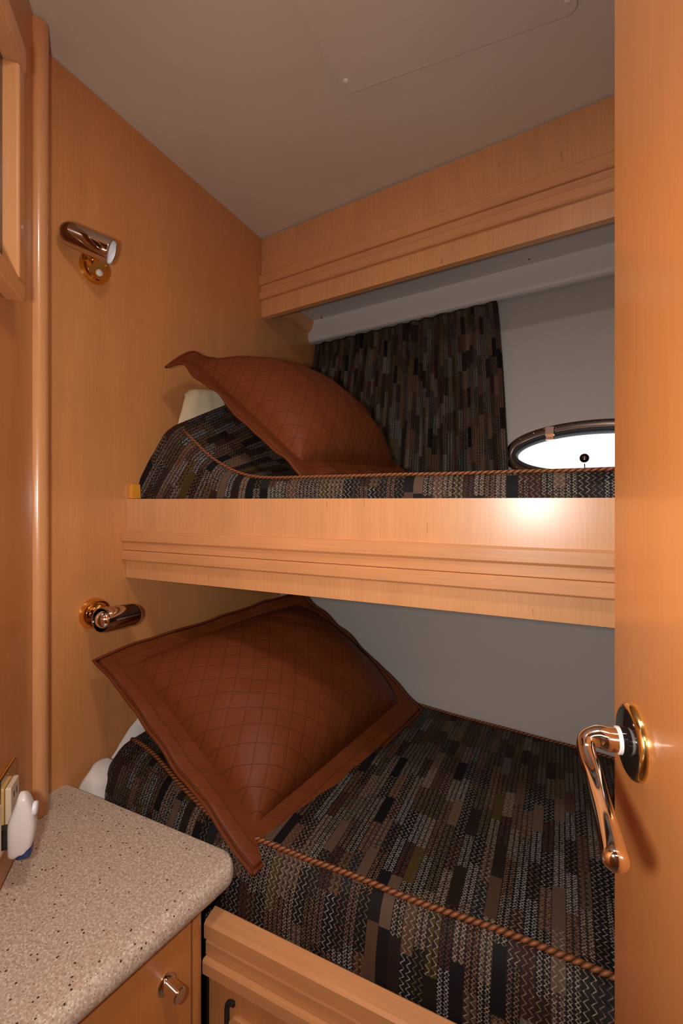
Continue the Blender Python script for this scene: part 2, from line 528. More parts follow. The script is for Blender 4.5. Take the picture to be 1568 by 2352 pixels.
b = NB(); box(b, -0.293, -0.263, -1.75, -0.085, ZF, ZC)
struct(link('wall_passage', b, M['veneer'], origin=(-0.28, -0.9, ZF)), 'maple wall of the passage behind the camera', 'wall')
b = NB(); box(b, -0.293, 1.03, -1.78, -1.75, ZF, ZC)
struct(link('wall_back', b, M['veneer'], origin=(0.4, -1.76, ZF)), 'maple wall at the end of the passage', 'wall')
b = NB(); box(b, XR, XR + 0.03, -1.75, 1.75, ZF, ZC)
struct(link('wall_right', b, M['veneer'], origin=(XR, 0, ZF)), 'maple wall at the foot of the berths', 'wall')
b = NB(); box(b, 0.27, XR, -0.215, -0.185, ZF, ZC)
struct(link('wall_partition', b, M['veneer'], origin=(0.6, -0.2, ZF)), 'maple partition the cabin door is hinged on', 'wall')
b = NB(); box(b, -1.05, XR + 0.03, -1.8, 1.8, ZF - 0.03, ZF)
struct(link('floor', b, M['carpet'], origin=(0, 0, ZF)), 'carpeted cabin floor', 'floor')

# headliner: slightly uneven
b = NB()
gx, gy = 50, 60
vs = [[b.verts.new((-1.05 + 2.1 * i / gx, -1.8 + 3.6 * j / gy, ZC + 0.004 * noise.noise(Vector((i * .17, j * .19, 0))) * 0.9 + 0.0015)) for j in range(gy + 1)] for i in range(gx + 1)]
for i in range(gx):
    for j in range(gy): b.faces.new((vs[i][j], vs[i + 1][j], vs[i + 1][j + 1], vs[i][j + 1]))
ext = bmesh.ops.extrude_face_region(b, geom=list(b.faces))
for g in ext['geom']:
    if isinstance(g, bmesh.types.BMVert): g.co.z = ZC + 0.05
struct(link('ceiling', b, M['headliner'], origin=(0, 0, ZC), smooth=True, angle=40), 'beige padded headliner ceiling', 'ceiling')

# hull side with an oval porthole
WCX, WCZ, WA, WB = 0.072, 0.1290, 0.188, 0.053
HZ0, HZ1 = -1.2, 0.89
HX0, HX1 = -0.94, 1.0
def hull_pt(dx, dz, off=0.0):
    x, z = WCX + dx, WCZ + dz
    return Vector((x, hull_y(x, z) + off, z))
b = NB()
ang = [2 * math.pi * k / 96 for k in range(96)]
for cx, cz in ((HX0, HZ0), (HX1, HZ0), (HX1, HZ1), (HX0, HZ1)):
    ang.append(math.atan2((cz - WCZ), (cx - WCX)) % (2 * math.pi))
ang = sorted(set(ang))
def outer(a):
    c, s = math.cos(a), math.sin(a)
    ts = []
    if c > 1e-9: ts.append((HX1 - WCX) / c)
    if c < -1e-9: ts.append((HX0 - WCX) / c)
    if s > 1e-9: ts.append((HZ1 - WCZ) / s)
    if s < -1e-9: ts.append((HZ0 - WCZ) / s)
    t = min(ts)
    return c * t, s * t
def ell(a, ea, eb):
    c, s = math.cos(a), math.sin(a)
    r = 1 / math.sqrt((c / ea) ** 2 + (s / eb) ** 2)
    return c * r, s * r
rings = []
for off in (0.0, 0.06):
    for q in range(13):
        f = (q / 12) ** 1.6
        rings.append([b.verts.new(hull_pt(*[i_ + (o_ - i_) * f for i_, o_ in zip(ell(a, WA + 0.006, WB + 0.006), outer(a))], off)) for a in ang])
n = len(ang)
for k in range(n):
    k2 = (k + 1) % n
    for q in list(range(12)) + list(range(13, 25)):
        b.faces.new((rings[q][k], rings[q + 1][k], rings[q + 1][k2], rings[q][k2]))
    b.faces.new((rings[0][k], rings[0][k2], rings[13][k2], rings[13][k]))
    b.faces.new((rings[12][k], rings[12][k2], rings[25][k2], rings[25][k]))
struct(link('wall_hull', b, M['hull_liner'], origin=(0, 1.33, 0)), 'grey vinyl lined hull side behind both berths', 'wall')

# porthole
HN = Vector((0.15, 1, -0.31)).normalized()      # outwards through the hull
wroot = thing('window_1', hull_pt(0, 0), 'oval porthole with dark metal frame beside the curtain', 'window', kind='structure')
def ring(prof, ea=WA, eb=WB, seg=128):
    """prof: list of (radial offset, offset along outward normal)"""
    bm = NB()
    rows = []
    for k in range(seg):
        a = 2 * math.pi * k / seg
        # normal of the ellipse
        px, pz = ea * math.cos(a), eb * math.sin(a)
        nx, nz_ = math.cos(a) / ea, math.sin(a) / eb
        l = math.hypot(nx, nz_)
        rows.append([bm.verts.new(hull_pt(px + nx / l * r, pz + nz_ / l * r) + HN * o) for r, o in prof])
    m = len(prof)
    for k in range(seg):
        for j in range(m):
            bm.faces.new((rows[k][j], rows[(k + 1) % seg][j], rows[(k + 1) % seg][(j + 1) % m], rows[k][(j + 1) % m]))
    return bm
link('window_frame', ring([(0.010, 0.004), (0.010, -0.009), (0.013, -0.0105), (0.030, -0.008), (0.033, 0.001), (0.033, 0.004)]), M['bronze'], wroot, smooth=True, angle=50)
link('window_gasket', ring([(0.004, 0.014), (-0.001, 0.014), (-0.001, -0.004), (0.002, -0.0085), (0.0095, -0.0085), (0.0095, 0.004), (0.006, 0.004)]), M['black_rubber'], wroot, smooth=True, angle=50)
b = NB()
pv = [b.verts.new(hull_pt(*ell(2 * math.pi * k / 96, WA + 0.002, WB + 0.002)) + HN * 0.007) for k in range(96)]
pw = [b.verts.new(v.co + HN * 0.005) for v in pv]
b.faces.new(pv); b.faces.new(list(reversed(pw)))
for k in range(96): b.faces.new((pv[k], pw[k], pw[(k + 1) % 96], pv[(k + 1) % 96]))
link('pane', b, M['glass'], wroot)
def on_frame(a, r, o):
    px, pz = WA * math.cos(a), WB * math.sin(a)
    nx, nz_ = math.cos(a) / WA, math.sin(a) / WB
    l = math.hypot(nx, nz_)
    return hull_pt(px + nx / l * r, pz + nz_ / l * r) + HN * o
for k in range(22):
    a = 2 * math.pi * (k + 0.35) / 22
    b = NB(); lathe(b, on_frame(a, 0.0215, -0.0092), -HN, [(0.0026, 0), (0.0026, 0.0006), (0.0014, 0.0014), (0, 0.0016)], 12)
    link('screw', b, M['bright_chrome'], wroot, smooth=True)
EX = Vector((1, -0.15, 0)).normalized()
EZ = HN.cross(EX); EZ = EZ if EZ.z > 0 else -EZ
def plate(bm, c, hx, hz, d, bev=0.002):
    Mx = Matrix((( EX.x, HN.x, EZ.x, c.x), (EX.y, HN.y, EZ.y, c.y), (EX.z, HN.z, EZ.z, c.z), (0, 0, 0, 1)))
    box(bm, -hx, hx, -d, 0, -hz, hz, bev, 2, Mx)
for px in (-0.098, 0.07):
    a = math.acos(px / WA)
    b = NB()
    c = on_frame(a, 0.013, -0.009)
    plate(b, c, 0.0125, 0.013, 0.010)
    plate(b, c - EZ * 0.018 + HN * 0.004, 0.011, 0.006, 0.006, 0.0015)
    la = link('latch', b, M['bright_chrome'], wroot)
    for sx_ in (-1, 1):
        b = NB(); lathe(b, c + EX * 0.015 * sx_ + EZ * 0.008, -HN, [(0.0024, 0), (0.0024, 0.003), (0, 0.004)], 12)
        link('latch_screw', b, M['bright_chrome'], la, smooth=True)
b = NB()
kb = hull_pt(-0.018, -0.022) - HN * 0.012
lathe(b, kb, -HN, [(0, -0.009), (0.007, -0.0085), (0.0112, -0.004), (0.012, 0.0), (0.011, 0.005), (0.007, 0.0085), (0, 0.009)], 24)
tube(b, [hull_pt(-0.018, -WB - 0.004) - HN * 0.004, hull_pt(-0.018, -0.036) - HN * 0.010], 0.0015, 8)
link('window_knob', b, M['bronze'], wroot, smooth=True)

# soffit between valance and hull (white liner with drop edge)
def val_y(x): return 1.282 - 0.119 * (x - XW)
def led_y(x): return 1.598 - 0.119 * (x - XW)
b = NB()
prof = [(-0.335, 0.705), (-0.06, 0.715), (-0.012, 0.712), (0.0, 0.706), (0.0, 0.648), (0.006, 0.640), (0.016, 0.640), (0.03, 0.66), (0.03, 0.78), (-0.335, 0.78)]
# profile: underside panel, then a face dropping at the hull side
prof = [(-0.29, 0.716), (-0.004, 0.716), (0.0, 0.712), (0.0, 0.650), (0.004, 0.641), (0.012, 0.637), (0.030, 0.637), (0.030, 0.745), (-0.29, 0.745)]
xs = [XW + 0.001, XR]
sweep(b, prof, lambda i: (lambda p, x=xs[i]: Vector((x, led_y(x) + p[0], p[1]))), 2)
sof = struct(link('trim_1', b, M['soffit'], origin=(0, 1.45, 0.7)), 'white lined soffit with drop edge above the curtain', 'trim')
def px_screw(x, y, z):
    b = NB(); lathe(b, (x, y, z), (0, 0, -1), [(0.0022, -0.002), (0.0022, 0.010), (0.0042, 0.010), (0.0042, 0.0125), (0, 0.0135)], 14)
    return b
link('screw', px_screw(-0.838, 1.560, 0.716), M['chrome'], sof, smooth=True)
b = NB(); lathe(b, (-0.088, 1.465, 0.7165), (0, 0, -1), [(0.0032, -0.002), (0.0032, 0.001), (0, 0.0012)], 14)
link('screw_hole', b, M['black_rubber'], sof, smooth=True)

# quarter-round wooden cleat along the headboard wall under the soffit
b = NB()
prof = [(0, 0)] + [(0.028 * math.cos(a), -0.042 * math.sin(a)) for a in [math.pi / 2 * k / 8 for k in range(9)]]
ys = [1.30, 1.598]
sweep(b, prof, lambda i: (lambda p, y=ys[i]: Vector((XW + 0.0005 + p[0], y - 0.001, 0.7155 + p[1]))), 2)
struct(link('trim_2', b, M['solid'], origin=(XW, 1.45, 0.69), smooth=True, angle=40), 'maple quarter-round strip under the white soffit at the headboard wall', 'trim')

# rounded corner post between the two left walls
b = NB()
pc = A(0.055, 0.004, 0)
pts = [(pc.x + 0.0172 * math.cos(a), pc.y + 0.0172 * math.sin(a)) for a in [math.radians(-60 + 5.25 * k) for k in range(41)]]
prism(b, pts, -0.5825, ZC - 0.004)
struct(link('trim_3', b, M['solid_z'], origin=(pc.x, pc.y, -0.58), smooth=True, angle=40), 'rounded maple corner post between the two left walls', 'trim')

# cabin door, standing open at the right edge
DD = (RIGHT * 0.242 + FWD * 0.970).normalized()         # towards its free edge
DN = (-RIGHT * 0.970 + FWD * 0.242).normalized()        # out of its visible face, to the left
DH = RIGHT * 0.224 + FWD * 0.350                        # foot of the handle
def D(s, n_, z): return DH + DD * s + DN * n_ + UP * z
door = thing('door_1', (DH.x, DH.y, ZF), 'open maple cabin door at the right edge of the photo', 'door', kind='structure')
b = NB()
prism(b, [tuple(D(0.048, 0, 0).xy), tuple(D(0.048, -0.036, 0).xy), tuple(D(-0.58, -0.036, 0).xy), tuple(D(-0.58, 0, 0).xy)], ZF + 0.01, 0.83)
bmesh.ops.bevel(b, geom=[e for e in b.edges], offset=0.003, segments=2, affect='EDGES')
link('door_panel', b, M['door'], door)
ZH = -0.1845
b = NB(); lathe(b, D(0, 0, ZH), DN, [(0.0275, 0), (0.0275, 0.0025), (0.0262, 0.0045), (0.0245, 0.0052), (0.0238, 0.0048)], 56)
dh = link('door_handle', b, M['gold_plate'], door, smooth=True, angle=40)
b = NB(); lathe(b, D(0, 0.0002, ZH), DN, [(0.0242, 0.003), (0.0240, 0.0056), (0.0130, 0.0066), (0.0104, 0.0070), (0.0104, 0.0100), (0, 0.0100)], 48)
link('rosette', b, M['black_gloss'], dh, smooth=True, angle=40)
b = NB(); lathe(b, D(0, 0.0, ZH), DN, [(0.0085, 0.0085), (0.0102, 0.009), (0.0102, 0.0122), (0.0085, 0.0130)], 32)
link('washer', b, M['white_plastic'], dh, smooth=True, angle=40)
def CP(px, py, f): return RIGHT * ((px - 784) / 1051 * f) + FWD * f + UP * ((1150 - py) / 1051 * f)
lev = [D(0, 0.010, ZH), D(0.0005, 0.020, ZH + 0.0005), D(0.001, 0.030, ZH + 0.001), Vector((0, 0, 0)), ]
LP = [(0.1990, 0.3565, -0.1835), (0.1905, 0.3560, -0.1862), (0.1872, 0.3490, -0.1925), (0.1832, 0.3330, -0.1985), (0.1745, 0.3100, -0.2005), (0.1625, 0.2800, -0.1990), (0.1540, 0.2590, -0.1990), (0.1500, 0.2490, -0.2000)]
path = [D(0, 0.011, ZH), D(0.0, 0.018, ZH)] + [RIGHT * p[0] + FWD * p[1] + UP * p[2] for p in LP]
cp = catmull(path, 10)
nn = len(cp)
rad = []
for i in range(nn):
    t = i / (nn - 1)
    r = 0.0090 - 0.0026 * sm(0.12, 0.36, t) + 0.0007 * sm(0.6, 0.9, t)
    if t > 0.93: r *= math.sqrt(max(0.02, 1 - ((t - 0.93) / 0.07) ** 2))
    rad.append(r)
b = NB(); tube(b, cp, rad, 24)
link('lever', b, M['handle'], dh, smooth=True)

# ---------------------------------------------------------------- headliner access panel
def rounded(x0, x1, y0, y1, r, n=6):
    out = []
    for cx, cy, a0 in ((x1 - r, y1 - r, 0), (x0 + r, y1 - r, 90), (x0 + r, y0 + r, 180), (x1 - r, y0 + r, 270)):
        for k in range(n + 1):
            a = math.radians(a0 + 90 * k / n)
            out.append((cx + r * math.cos(a), cy + r * math.sin(a)))
    return out
pan = thing('ceiling_panel', (-0.2, 0.62, ZC), 'square padded access panel set in the beige ceiling', 'panel')
b = NB()
skew = lambda p: (p[0], p[1] + 0.066 * (p[0] + 0.42))
prism(b, [skew(p) for p in rounded(-0.423, 0.024, 0.40, 0.900, 0.012)], ZC - 0.0090, ZC + 0.002)
bmesh.ops.bevel(b, geom=[e for e in b.edges if all(v.co.z < ZC - 0.003 for v in e.verts)], offset=0.003, segments=3, affect='EDGES')
link('panel_face', b, M['headliner_panel'], pan, smooth=True, angle=40)
for bx, by in ((-0.409, 0.870), (0.010, 0.898), (-0.409, 0.44), (0.010, 0.47)):
    b = NB(); lathe(b, (bx, by, ZC - 0.0088), (0, 0, -1), [(0.0066, 0), (0.0066, 0.0008), (0.0055, 0.0026), (0.003, 0.0036), (0, 0.004)], 24)
    link('snap_button', b, M['white_plastic'], pan, smooth=True)

# ---------------------------------------------------------------- wooden fascia over the upper berth
val = thing('valance', (0, 1.2, 0.62), 'maple fascia with double moulding running under the ceiling', 'valance')
def along_val(prof, m, name, parent=val, x0=XW + 0.001, x1=XR - 0.001, yf=val_y, **kw):
    bm = NB()
    xs_ = [x0, x1]
    sweep(bm, prof, lambda i: (lambda p, x=xs_[i]: Vector((x, yf(x) + p[0], p[1]))), 2)
    return link(name, bm, m, parent, **kw)
along_val([(0, 0.621), (0.018, 0.619), (0.018, ZC - 0.004), (0, ZC - 0.004)], M['bunk_veneer'], 'fascia_board')
def strip(z0, z1, d, r=0.0035):
    return [(0, z0), (-d + r, z0), (-d, z0 + r), (-d, z1 - r), (-d + r, z1), (0, z1)]
along_val(strip(0.727, 0.760, 0.014), M['solid'], 'moulding')
along_val(strip(0.706, 0.7265, 0.004, 0.001), M['solid'], 'moulding')
along_val(strip(0.678, 0.7055, 0.014), M['solid'], 'moulding')

# ---------------------------------------------------------------- upper berth
YB = 0.746
ub = thing('bunk', (0, YB, -0.18), 'upper maple berth front with double moulding across the middle', 'bunk bed')
flat_y = lambda x: YB
along_val([(0, -0.179), (0.020, -0.179), (0.020, 0.004), (0, 0.004)], M['bunk_veneer'], 'front_panel', ub, yf=flat_y)
along_val(strip(-0.0955, -0.0700, 0.012), M['solid'], 'moulding', ub, yf=flat_y)
along_val(strip(-0.1145, -0.0960, 0.006, 0.001), M['solid'], 'moulding', ub, yf=flat_y)
along_val(strip(-0.1390, -0.1150, 0.012), M['solid'], 'moulding', ub, yf=flat_y)
b = NB()
prism(b, [(XW + 0.001, YB + 0.0205), (XR - 0.001, YB + 0.0205), (XR - 0.001, hull_y(XR, -0.17) - 0.001), (XW + 0.001, hull_y(XW, -0.17) - 0.001)], -0.165, -0.10)
link('berth_base', b, M['soffit'], ub)
b = NB(); box(b, XW + 0.001, XW + 0.014, 0.752, 0.80, 0.0045, 0.039, 0.002)
link('cleat', b, M['yellow_wood'], ub)

# ---------------------------------------------------------------- mattresses
def mattress(name, label, stations, section, sub=None):
    """stations: list of (u, fn) where fn maps (y-ish param index) ; section(u)-> list of (Vector) ; UV u along, v around"""
    bm = NB()
    lay = bm.loops.layers.uv.verify()
    rows, vv = [], []
    for s in stations:
        pts = section(s)
        rows.append([bm.verts.new(p) for p in pts])
        L = [0.0]
        for i in range(1, len(pts)): L.append(L[-1] + (pts[i] - pts[i - 1]).length)
        vv.append(L)
    m = len(rows[0])
    uu = [0.0]
    for i in range(1, len(stations)):
        j = m // 3
        uu.append(uu[-1] + (rows[i][j].co - rows[i - 1][j].co).length)
    for i in range(len(rows) - 1):
        for j in range(m - 1):
            f = bm.faces.new((rows[i][j], rows[i][j + 1], rows[i + 1][j + 1], rows[i + 1][j]))
            for l, (a, c) in zip(f.loops, ((i, j), (i, j + 1), (i + 1, j + 1), (i + 1, j))):
                l[lay].uv = (uu[a], vv[a][c])
    for r, a in ((rows[0], 0), (rows[-1], len(rows) - 1)):
        f = bm.faces.new(r)
        for l in f.loops:
            l[lay].uv = (uu[a] + 0.3 + l.vert.co.z, l.vert.co.y)
    return bm

# upper: sits flat, its head end bent up against the wall
def upper_frame(s):
    """s = metres from the foot end; bottom curve position, tilt"""
    return s
TH = 0.140
B0 = -0.094
bend = []
x, z, a = XR - 0.01, B0, 0.0
ds = 0.012
st = 0.0
while x > -0.885:
    bend.append((x, z, a, st))
    k = sm(-0.47, -0.62, x) * 2.35
    a = min(math.radians(39), a + k * ds)
    x -= math.cos(a) * ds
    z += math.sin(a) * ds
    st += ds
nb = len(bend)
def usec(i):
    if i >= nb:               # rounded head end
        q = (i - nb + 1) / 5.0
        x, z, a, _ = bend[-1]
        shr = 1 - 0.16 * q * q
        ext_ = 0.022 * math.sin(q * math.pi / 2)
        x -= math.cos(a) * ext_; z += math.sin(a) * ext_
    else:
        x, z, a, _ = bend[i]
        shr = 1.0
    nx, nz_ = math.sin(a), math.cos(a)
    tilt = a / math.radians(41)
    YF, YK = 0.772, hull_y(x, 0.0) - 0.012
    pts = []
    def P(y, h):
        h2 = TH / 2 + (h - TH / 2) * shr
        lift = tilt * 0.50 * max(0, y - 0.78) * max(0.0, min(1.0, (1.15 - y) / 0.2 + 1)) * 0.9
        w = 0.003 * noise.noise(Vector((x * 9, y * 9, h * 14)))
        return Vector((max(XW + 0.004, x + nx * h2), y + w, z + nz_ * h2 + lift + w * 0.6))
    for h in (-0.075, -0.03, 0.02, 0.06): pts.append(P(YF + 0.004 - 0.004 * (h > 0), h))
    for k in range(7):
        t = k / 6 * math.pi / 2
        pts.append(P(YF + 0.022 - 0.022 * math.cos(t), TH - 0.03 + 0.030 * math.sin(t)))
    ny = 26
    for k in range(1, ny):
        f = k / ny
        y = YF + 0.022 + (YK - YF - 0.044) * f
        pts.append(P(y, TH + 0.012 * math.sin(math.pi * f)))
    for k in range(7):
        t = k / 6 * math.pi / 2
        pts.append(P(YK - 0.022 + 0.022 * math.sin(t), TH - 0.03 + 0.030 * math.cos(t)))
    pts.append(P(YK, 0.0))
    return pts
um = thing('mattress', (0, 0.78, -0.09), 'upper berth mattress in dark zigzag fabric with its head end bent up', 'mattress')
bm = mattress('m', '', list(range(nb + 5)), usec)
link('cover', bm, M['fabric'], um, smooth=True, angle=70)
def usecpt(i, idx):
    return usec(i)[idx]
pp = [usec(i)[9] + Vector((0, -0.001, 0.002)) for i in range(0, nb, 2)]
b = NB(); tube(b, pp, 0.0032, 10, uv=True)
link('piping', b, M['rope'], um, smooth=True)

# lower: head end slightly raised, front corner rounded back
def lraise(x): return 0.042 * sm(-0.48, -0.86, x)
def lfront(x): return 0.632 + 0.006 * sm(-0.4, 0.1, x) + 0.085 * sm(-0.50, -0.90, x) ** 1.0
def lsec(x):
    pts = []
    zt = -0.572 + lraise(x)
    q = sm(-0.86, -0.915, x)
    yf = lfront(x)
    yk = hull_y(x, -0.6) - 0.006
    yb = 0.590 + 0.55 * (yf - 0.632)
    def W(p):
        w = 0.0035 * noise.noise(Vector((p.x * 8, p.y * 8, p.z * 8)))
        return Vector((p.x, p.y + w * 0.5, p.z + w - 0.05 * q))
    for y, z in ((yb, -0.78), (yb - 0.002, -0.70), (yb + 0.001, -0.655)):
        pts.append(Vector((x, y, z)))
    for k in range(1, 8):
        f = k / 8
        y = yb + (yf - yb) * f ** 1.25
        z = -0.655 + (zt + 0.655) * math.sin(f * math.pi / 2) ** 0.85
        pts.append(W(Vector((x, y, z))))
    pts.append(W(Vector((x, yf, zt))))
    n_ = 34
    for k in range(1, n_):
        f = k / n_
        y = yf + (yk - yf) * f
        z = zt + 0.010 * math.sin(math.pi * f) * (1 if True else 0) + (-0.576 - (-0.572) - lraise(x) * 0.25) * f
        pts.append(W(Vector((x, y, z))))
    pts.append(W(Vector((x, yk, zt - 0.004 - lraise(x) * 0.25))))
    pts.append(Vector((x, yk - 0.002, -0.63)))
    pts.append(Vector((x, yk - 0.03, -0.78)))
    return pts
lm = thing('mattress', (0, 0.7, -0.78), 'wide lower berth mattress in dark zigzag fabric with rust rope piping', 'mattress')
xs_ = [XR - 0.01 - 0.0125 * i for i in range(int((XR - 0.01 + 0.905) / 0.0125) + 1)]
bm = mattress('m', '', xs_, lsec)
link('cover', bm, M['fabric'], lm, smooth=True, angle=70)
b = NB(); tube(b, [lsec(x)[10] + Vector((0, -0.001, 0.002)) for x in xs_[::2] if x > -0.885], 0.0042, 10, uv=True)
link('piping', b, M['rope'], lm, smooth=True)
b = NB(); tube(b, [lsec(x)[-3] + Vector((0, -0.003, 0.002)) for x in xs_[::2] if x > -0.885], 0.0034, 10, uv=True)
link('piping', b, M['rope'], lm, smooth=True)

# ---------------------------------------------------------------- lower berth front
YL = 0.560
lb = thing('bunk', (0, YL, ZF), 'lower maple berth front below the rope-edged mattress', 'bunk bed')
lfy = lambda x: YL
X0L = -0.512
def alongL(prof, m, name, smooth=False):
    prof = [(p[0], p[1] - (0.012 if p[1] > -1 else 0)) for p in prof]
    return along_val(prof, m, name, lb, x0=X0L, yf=lfy, smooth=smooth, angle=40)
alongL([(0.012, -0.70), (0.030, -0.70), (0.030, -0.655), (0.026, -0.6515), (0.004, -0.656), (0.0, -0.660), (0.0, -0.682), (0.004, -0.686), (0.012, -0.688)], M['solid'], 'cap_rail')
alongL([(0.012, -0.6885), (0.006, -0.6885), (0.004, -0.692), (0.004, -0.711), (0.012, -0.713)], M['solid'], 'moulding')
alongL([(0.012, -0.7135), (-0.002, -0.7135), (-0.004, -0.717), (-0.004, -0.735), (0.0, -0.739), (0.012, -0.739)], M['solid'], 'moulding')
alongL([(0.012, ZF + 0.001), (0.028, ZF + 0.001), (0.028, -0.7005), (0.012, -0.7005)], M['veneer'], 'front_panel')
# drawer front with routed finger slot
b = NB()
pts = rounded(-0.466, 0.60, -1.05, -0.800, 0.012, 4)
a_ = [b.verts.new((p[0], YL + 0.0118, p[1])) for p in pts]
c_ = [b.verts.new((p[0], YL + 0.004, p[1])) for p in pts]
for i in range(len(pts)):
    b.faces.new((a_[i], a_[(i + 1) % len(pts)], c_[(i + 1) % len(pts)], c_[i]))
b.faces.new(c_); b.faces.new(list(reversed(a_)))
dr = link('drawer_front', b, M['bunk_veneer'], lb)
b = NB()
cpth = catmull([(-0.474, YL + 0.0095, -0.92), (-0.474, YL + 0.0095, -0.82), (-0.4735, YL + 0.0095, -0.795), (-0.469, YL + 0.0095, -0.786), (-0.460, YL + 0.0095, -0.784)], 6)
tube(b, cpth, 0.0042, 10)
link('finger_slot', b, M['dark_gap'], dr, smooth=True)
# berth box sides under the mattress
b = NB()
prism(b, [(XW + 0.001, YL + 0.045), (XR - 0.002, YL + 0.045), (XR - 0.002, 1.0), (XW + 0.001, 1.15)], ZF + 0.001, -0.785)
link('berth_box', b, M['dark_gap'], lb)

# ---------------------------------------------------------------- sheets peeping out at the head ends
def cloth_patch(name, pts_grid, m, label, thick=0.004):
    """pts_grid rows x cols of points -> smooth sheet"""
    bm = NB()
    R, Cc = len(pts_grid), len(pts_grid[0])
    rows = [catmull(r, 6) for r in pts_grid]
    cols = list(zip(*rows))
    cols = [catmull(list(c), 6) for c in cols]
    vs = [[bm.verts.new(p + Vector((1, 0, 0)) * 0.004 * noise.noise(Vector(p) * 45)) for p in c] for c in cols]
    for i in range(len(vs) - 1):
        for j in range(len(vs[0]) - 1):
            bm.faces.new((vs[i][j], vs[i + 1][j], vs[i + 1][j + 1], vs[i][j + 1]))
    o = tag(link(name, bm, m, origin=pts_grid[0][0], smooth=True), label, 'sheet')
    s = o.modifiers.new('thickness', 'SOLIDIFY')
    s.thickness = thick
    s.offset = 0
    return o
WX = XW + 0.008
cloth_patch('bed_sheet', [
    [(WX + .004, 0.897, 0.20), (WX + .02, 0.910, 0.20), (WX + .05, 0.95, 0.20), (WX + .06, 1.02, 0.22)],
    [(WX + .012, 0.903, 0.245), (WX + .034, 0.918, 0.25), (WX + .045, 0.96, 0.26), (WX + .05, 1.03, 0.28)],
    [(WX + .010, 0.915, 0.278), (WX + .030, 0.932, 0.292), (WX + .038, 0.97, 0.300), (WX + .04, 1.03, 0.31)],
    [(WX + .002, 0.922, 0.282), (WX + .004, 0.940, 0.300), (WX + .006, 0.975, 0.306), (WX + .006, 1.04, 0.315)]],
    M['cream_cloth'], 'cream sheet bunched behind the upper mattress against the wall')
cloth_patch('bed_sheet', [
    [(WX + .002, 0.617, -0.61), (WX + .02, 0.620, -0.64), (WX + .04, 0.624, -0.67)],
    [(WX + .016, 0.632, -0.575), (WX + .045, 0.630, -0.595), (WX + .06, 0.632, -0.66)],
    [(WX + .006, 0.660, -0.566), (WX + .040, 0.664, -0.585), (WX + .055, 0.668, -0.64)],
    [(WX + .000, 0.695, -0.574), (WX + .018, 0.700, -0.585), (WX + .04, 0.705, -0.63)]],
    M['white_cloth'], 'white sheet corner at the lower mattress head beside the counter')
cloth_patch('bed_sheet', [
    [(WX, 0.700, -0.58), (WX + .012, 0.702, -0.59), (WX + .03, 0.706, -0.62)],
    [(WX, 0.745, -0.538), (WX + .014, 0.748, -0.555), (WX + .03, 0.752, -0.60)],
    [(WX, 0.775, -0.515), (WX + .014, 0.778, -0.53), (WX + .03, 0.782, -0.58)]],
    M['white_cloth'], 'strip of white sheet along the wall at the lower mattress head')
cloth_patch('bed_sheet', [
    [(WX, 0.782, -0.56), (WX + .016, 0.784, -0.56), (WX + .035, 0.79, -0.56)],
    [(WX, 0.792, -0.47), (WX + .020, 0.796, -0.48), (WX + .045, 0.81, -0.49)],
    [(WX, 0.81, -0.40), (WX + .016, 0.815, -0.40), (WX + .04, 0.83, -0.41)]],
    M['cream_cloth'], 'cream sheet edge standing up behind the lower pillow')

